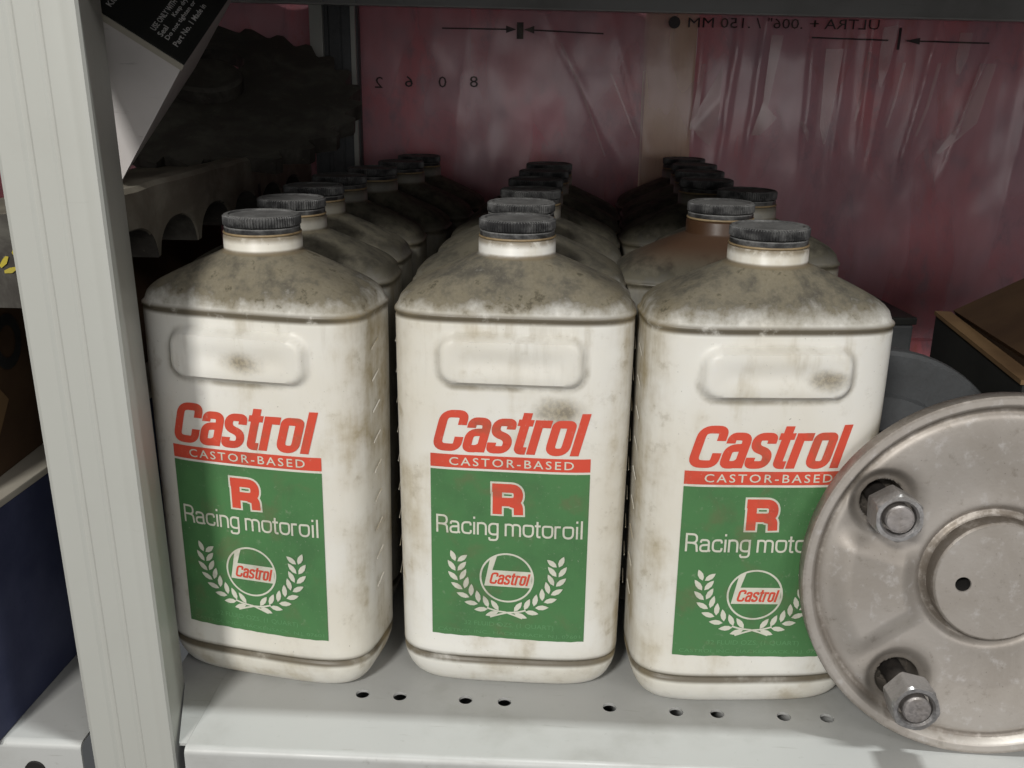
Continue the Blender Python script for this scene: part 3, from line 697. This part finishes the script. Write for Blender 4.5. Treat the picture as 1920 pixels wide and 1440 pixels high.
edge = [(RD-.3, -2.5), (RD, -1.9), (RD, 3.8), (RD-.6, 4.4), (RD-4, 4.6), (RD-6, 14), (20, 14)]
for r, y in edge:
    for i in range(NA): a = 2*pi*i/NA; V.append((r*cos(a), y, r*sin(a)+RD))
L += len(edge)
F = [[j*NA+i, j*NA+(i+1) % NA, (j+1)*NA+(i+1) % NA, (j+1)*NA+i] for j in range(L-1) for i in range(NA)]
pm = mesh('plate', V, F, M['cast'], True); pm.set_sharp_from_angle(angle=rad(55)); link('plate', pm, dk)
# boss with its vent hole
bm = bmesh.new()
def circ(bm, cx, cz, r, y, n): return [bm.verts.new(((cx+r*cos(2*pi*i/n))*S, y*S, (cz+r*sin(2*pi*i/n)+RD)*S)) for i in range(n)]
o1 = circ(bm, 0, 0, 24.0, -3.0, 96); o2 = circ(bm, 0, 0, 24.8, -2.3, 96); o3 = circ(bm, 0, 0, 25.4, 3.5, 96)
hx, hz = -13.2, -1.5
i1 = circ(bm, hx, hz, 3.2, -3.0, 32); i2 = circ(bm, hx, hz, 2.9, -2.6, 32); i3 = circ(bm, hx, hz, 2.9, 13.5, 32)
for a, b in ((o1, o2), (o2, o3), (i1, i2), (i2, i3)):
    for k in range(len(a)): bm.faces.new((a[k], a[(k+1) % len(a)], b[(k+1) % len(a)], b[k]))
ed = []
for ringv in (o1, i1):
    for k in range(len(ringv)): ed.append(bm.edges.get((ringv[k], ringv[(k+1) % len(ringv)])))
bmesh.ops.triangle_fill(bm, edges=ed, use_beauty=True)
bm.faces.new(i3).material_index = 1
for f in bm.faces:
    if all(v in i2 or v in i3 for v in f.verts): f.material_index = 1
bmesh.ops.recalc_face_normals(bm, faces=bm.faces)
for f in bm.faces: f.smooth = True
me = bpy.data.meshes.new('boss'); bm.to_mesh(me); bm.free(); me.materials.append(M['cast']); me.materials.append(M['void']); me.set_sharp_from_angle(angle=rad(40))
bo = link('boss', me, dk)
def hexnut(turn):
    g = G(); n = 6; r = 9.9; ht = 12.0; V = []
    N = 48
    def hexr(a): k = (a-turn) % (pi/3)-pi/6; return r*cos(pi/6)/cos(k)
    prof = []
    for lev, (y, mx, hexy) in enumerate(((0, 99, 1), (-ht+1.8, 99, 1), (-ht+.9, 9.6, 1), (-ht, 8.8, 1), (-ht, 7.3, 0), (-ht+.9, 6.5, 0), (-ht+6, 6.5, 0))):
        for i in range(N):
            a = 2*pi*i/N; rr = min(hexr(a), mx) if hexy else mx; V.append((rr*cos(a), y, rr*sin(a)))
    F = [[j*N+i, j*N+(i+1) % N, (j+1)*N+(i+1) % N, (j+1)*N+i] for j in range(6) for i in range(N)]
    me = mesh('nut', V, F, M['steel'], True); fix(me); me.set_sharp_from_angle(angle=rad(28)); return me
for k, (sx, sz) in enumerate(STP):
    nut = link('hex_nut', hexnut(rad(30+[2, 18, 11, 25][k])), dk, (sx, -7.0-(0, 3, 0, 0)[k], sz+RD))
    g = G(); g.V = []; N = 36; V = []
    for y, r in ((0, 5.4), (-12.2, 5.4), (-12.9, 4.9), (-13.0, 4.0), (-12.75, .05)):
        for i in range(N): a = 2*pi*i/N; V.append((r*cos(a), y, r*sin(a)))
    F = [[j*N+i, j*N+(i+1) % N, (j+1)*N+(i+1) % N, (j+1)*N+i] for j in range(4) for i in range(N)]
    me = mesh('stud', V, F, M['stud'], True); fix(me); me.set_sharp_from_angle(angle=rad(35)); link('stud', me, nut)
    # stud shank going back through the plate's hole
    me = simple('shank', [(4.5, 0), (4.5, 26)], M['thread'], 24); s = link('shank', me, nut); s.rotation_euler = (-pi/2, 0, 0)

# dark round pulley behind the disc
pl = tag(link('pulley', None, None, (165, 46, 0.3)), 'dark grey pulley wheel standing behind the cast disc', 'pulley'); pl.rotation_euler = (rad(-8), 0, rad(8))
def yl(prof, name, mat, parent, cz, n=96):
    g = G().lathe(prof, n); V = [(x, -z, y+cz) for x, y, z in g.V]; me = mesh(name, V, g.F, mat, True); fix(me); me.set_sharp_from_angle(angle=rad(35)); return link(name, me, parent)
RP = 73
yl([(20, -20), (RP-2, -20), (RP, -18), (RP, -3), (RP-1, -1), (RP-3, 0), (RP-22, -3.5), (52, -4), (50, -1), (34, -1), (32, -5), (20, -5)], 'wheel', M['dark'], pl, RP, 128)
yl([(6, -22), (18.9, -22), (18.9, 3), (17, 4.5), (6, 4.5)], 'hub', M['dark'], pl, RP)

# ------------------------------------------------------------------ open carton at the far right
ca = thing('open_carton', 'open brown cardboard carton standing at the right behind the cast disc', 'carton', (231, 182, 0.3), rad(-5.4))
Wc, Dc, Hc = 190, 165, 135
# local frame: corner at origin, long wall runs along -y/+x
G().box((0, -138, 0), (4, 0, Hc)).mk('side_panel', M['blackcard'], ca)
G().box((4.2, -4, 0), (Wc, 0, Hc)).mk('back_panel', M['brown'], ca)
G().box((4.2, -138, 0), (Wc, -134, Hc)).mk('front_panel', M['brown'], ca)
G().box((4.2, -133.8, 0), (Wc, -4.2, 3)).mk('floor_panel', M['brown'], ca)
fl = G().box((0, -138, 0), (9, 0, 2.2)).mk('folded_rim', M['tan'], ca); fl.location = Vector((-1, 0, Hc+.3))*S
fp = G().box((0, -136, -1.5), (Wc, 0, 1.5)).mk('lid_flap', M['brown'], ca); fp.location = Vector((10, 0, Hc+2))*S; fp.rotation_euler = (rad(-3), -rad(30), 0)

tn = thing('tin_box', 'low dark tin box at the back behind the pulley', 'tin', (205, 345, 0.3), rad(6))
G().box((-55, -40, 0), (60, 40, 98)).mk('case', M['dark'], tn, bevel=2)
G().box((-56.5, -41.5, 98.2), (61.5, 41.5, 104)).mk('lid', M['blackcard'], tn, bevel=1.5)

# ------------------------------------------------------------------ boxes and gears at the left
bb = thing('navy_box', 'navy blue box with pale worn top edge at the left end of the shelf', 'box', (-262, 20, 0.3), rad(-1.5))
G().box((-52, -72, 0), (51, 310, 94)).mk('case', M['bluecard'], bb, bevel=1.0)
G().box((-53, -73, 94.2), (52, 311, 97.5)).mk('lid', M['cream'], bb, bevel=.8)
bc = thing('brown_carton', 'worn brown carton on top of the navy box, behind the upright', 'carton', (-275, 22, 98), rad(3))
G().box((-52, -66, 0), (50, 320, 80)).mk('case', M['brown'], bc, bevel=.8)
G().box((-53, -67, 80.2), (51, 321, 83)).mk('lid', M['cream'], bc, bevel=.6)
def xface(V2, name, mat, parent, x, th=.5):
    n = len(V2); V = [(x, a, b) for a, b in V2]+[(x+th, a, b) for a, b in V2]
    F = [list(range(n)), list(range(n, 2*n))[::-1]]+[[i, (i+1) % n, n+(i+1) % n, n+i] for i in range(n)]
    return link(name, fix(mesh(name, V, F, mat)), parent)
xface([(-40, 4), (-16, 30), (-40, 56), (-64, 30)], 'printed_diamond', M['tan'], bc, 50.2)
rg = ring(-10, 54, 7, 12, 32); link('printed_ring', mesh('printed_ring', [(50.5, a, b) for a, b in rg[0]], rg[1], M['blackcard']), bc)

# long scalloped iron casting lying on the cartons, pointing to the back
dr = thing('scalloped_casting', 'greasy iron casting with a row of arched notches along its lower edge, behind the upright', 'casting', (-176, -40, 180))
def casting():
    g = G(); Ln, H, T = 402, 34, 24; N = 402; V = []; F = []
    cen = [c+40 for c in (-8, 42, 94, 148, 202, 256, 308)]
    def nb(y):
        for c in cen:
            k = (y-c)/24.5
            if abs(k) < 1: return 16*(1-abs(k)**2.4)**.5
        return 0
    for i in range(N+1):
        y = Ln*i/N; b = nb(y); zt = H+3*y/Ln+.8*mnoise.noise(Vector((y*.03, 0, 2))); xo = .7*mnoise.noise(Vector((y*.05, 4, 2)))
        for x, z in ((-T, b), (-.8, b), (xo, b+.8), (xo, b+(zt-b)*.5), (xo, zt-2), (xo-2, zt), (-12, zt-.2), (-13.5, zt-4), (-62, zt-6), (-64, zt-8)): V.append((x, y, z))
    K = 10
    for i in range(N):
        for q in range(K-1): F.append([i*K+q, i*K+q+1, (i+1)*K+q+1, (i+1)*K+q])
    F += [list(range(K))[::-1], [N*K+q for q in range(K)]]
    me = mesh('rim', V, F, M['castiron'], True, [M['castiron'], M['oily']]); fix(me)
    for p in me.polygons:
        if (p.center.z < .0175 and p.center.x < -.0004) or p.center.y < 1e-5: p.material_index = 1
    me.update(); me.set_sharp_from_angle(angle=rad(40)); return me
link('rim', casting(), dr)
G().box((-64, 1, 21), (-15.1, 401, 23)).mk('web', M['oily'], dr)
yk = G()
for (ya, za, a) in ((26, 14, .3), (31, 10, 1.2), (29, 19, 2.2), (24, 17, .9)):
    yk.add([(-36+ya+2.6*cos(a)*u-1.1*sin(a)*v, -.6, za+2.6*sin(a)*u+1.1*cos(a)*v) for u, v in ((-1, -.4), (0, -1), (1, -.3), (.8, .6), (0, .8), (-.9, .5))], [list(range(6))])
yk.mk('paint_mark', M['yellow'], dr, fixn=False)

# toothed sprocket leaning back on the drum
sp = tag(link('toothed_sprocket', None, None, (-224, 283, 250)), 'big dark toothed sprocket leaning back above the left bottles', 'sprocket')
sp.rotation_euler = (rad(25), rad(3), rad(12))
def sprocket():
    bm = bmesh.new(); N = 26; out = []
    for i in range(N):
        for da, r in ((0, 93), (.6, 102), (.80, 101.5), (.88, 93)):
            a = 2*pi*(i+da)/N; out.append((r*cos(a), r*sin(a)))
    holes = [(2, 42, 19)]+[(0, 0, 13)]
    loops = {}
    for z in (-5, 5):
        L0 = [bm.verts.new((x*S, y*S, z*S)) for x, y in out]; LL = [L0]
        for cx, cy, r in holes: LL.append([bm.verts.new(((cx+r*cos(2*pi*k/28))*S, (cy+r*sin(2*pi*k/28))*S, z*S)) for k in range(28)])
        loops[z] = LL; ed = []
        for lp in LL:
            for k in range(len(lp)): ed.append(bm.edges.new((lp[k], lp[(k+1) % len(lp)])))
        bmesh.ops.triangle_fill(bm, edges=ed, use_beauty=True)
    for a, b in zip(loops[-5], loops[5]):
        for k in range(len(a)): bm.faces.new((a[k], a[(k+1) % len(a)], b[(k+1) % len(b)], b[k]))
    bmesh.ops.recalc_face_normals(bm, faces=bm.faces)
    me = bpy.data.meshes.new('toothed_wheel'); bm.to_mesh(me); bm.free(); me.materials.append(M['oily']); return me
link('toothed_wheel', sprocket(), sp)
G().lathe([(13.2, 5.2), (24, 5.2), (24, 13), (22, 15), (13.2, 15)], 48).mk('hub', M['oily'], sp)

# black and white carton, tipped on its corner above the gears
wb = tag(link('printed_carton', None, None, (-139.4, 20, 266.1)), 'white and black printed carton tipped on its corner beside the upright, upper left', 'carton')
fr = (Vector((-139.4, 20, 266.1))-CAM).normalized(); rr_ = (R2-fr*R2.dot(fr)).normalized(); ur_ = (U2-fr*U2.dot(fr)-rr_*U2.dot(rr_)).normalized()
def camdir(dx, dy, dz): return (rr_*dx+ur_*dy+fr*dz).normalized()
l1, l2, l3 = 1.0, .561, .829
def ed_(dx, dy, l): n = math.hypot(dx, dy); return camdir(dx/n*l, dy/n*l, math.sqrt(max(0, 1-l*l)))
e1 = ed_(-155, 105, .999); e3 = ed_(-120, -185, l3); e2 = e1.cross(e3)
if e2.dot(fr) < 0: e2 = -e2
e3 = (e1.cross(e2)).normalized()
if e3.dot(ur_) > 0: e3 = -e3
e1 = e1.normalized()
L1, L2, L3 = 82, 105, 70
def q3(a, b, c): return e1*a+e2*b+e3*c
def slab(name, mat, lo, hi):
    V = [q3(x, y, z) for x in (lo[0], hi[0]) for y in (lo[1], hi[1]) for z in (lo[2], hi[2])]
    return link(name, fix(mesh(name, V, [[0,1,3,2],[4,6,7,5],[0,4,5,1],[2,3,7,6],[0,2,6,4],[1,5,7,3]], mat)), wb)
slab('case', M['whitecard'], (0, 0, 2.5), (L1, L2, L3))
slab('lid_panel', M['blackcard'], (-.3, -.3, 0), (L1+.3, L2+.3, 2.2))
slab('edge_strip', M['cream'], (-.5, -.8, .6), (L1+.3, -.4, 3.2))
def mapt(V2, F2): G().add([q3(v, u, -.4) for u, v in V2], F2).mk('panel_lettering', M['grey'], wb, fixn=False)     # u runs along e2 (up the panel), v along e1
rows = [(5.0, 6.5, 'Part No. 1'), (5.0, 30, 'Made in'), (8.6, 7, 'Do not tighten or'), (11.6, 6.5, 'Seal'), (11.6, 24, 'Keep dry'), (14.8, 7.5, 'USE ONLY WITH'), (14.8, 38, 'IN'), (32, 5, 'Kit for'), (36, 6, 'QTY')]
for v0, u0, sx_ in rows:
    V2, F2 = text_geo(sx_, (0, 2.1*len(sx_), 0, 2.3), offset=.015, res=2); mapt([(u0+x, v0+z) for x, z in V2], [f[::-1] for f in F2])
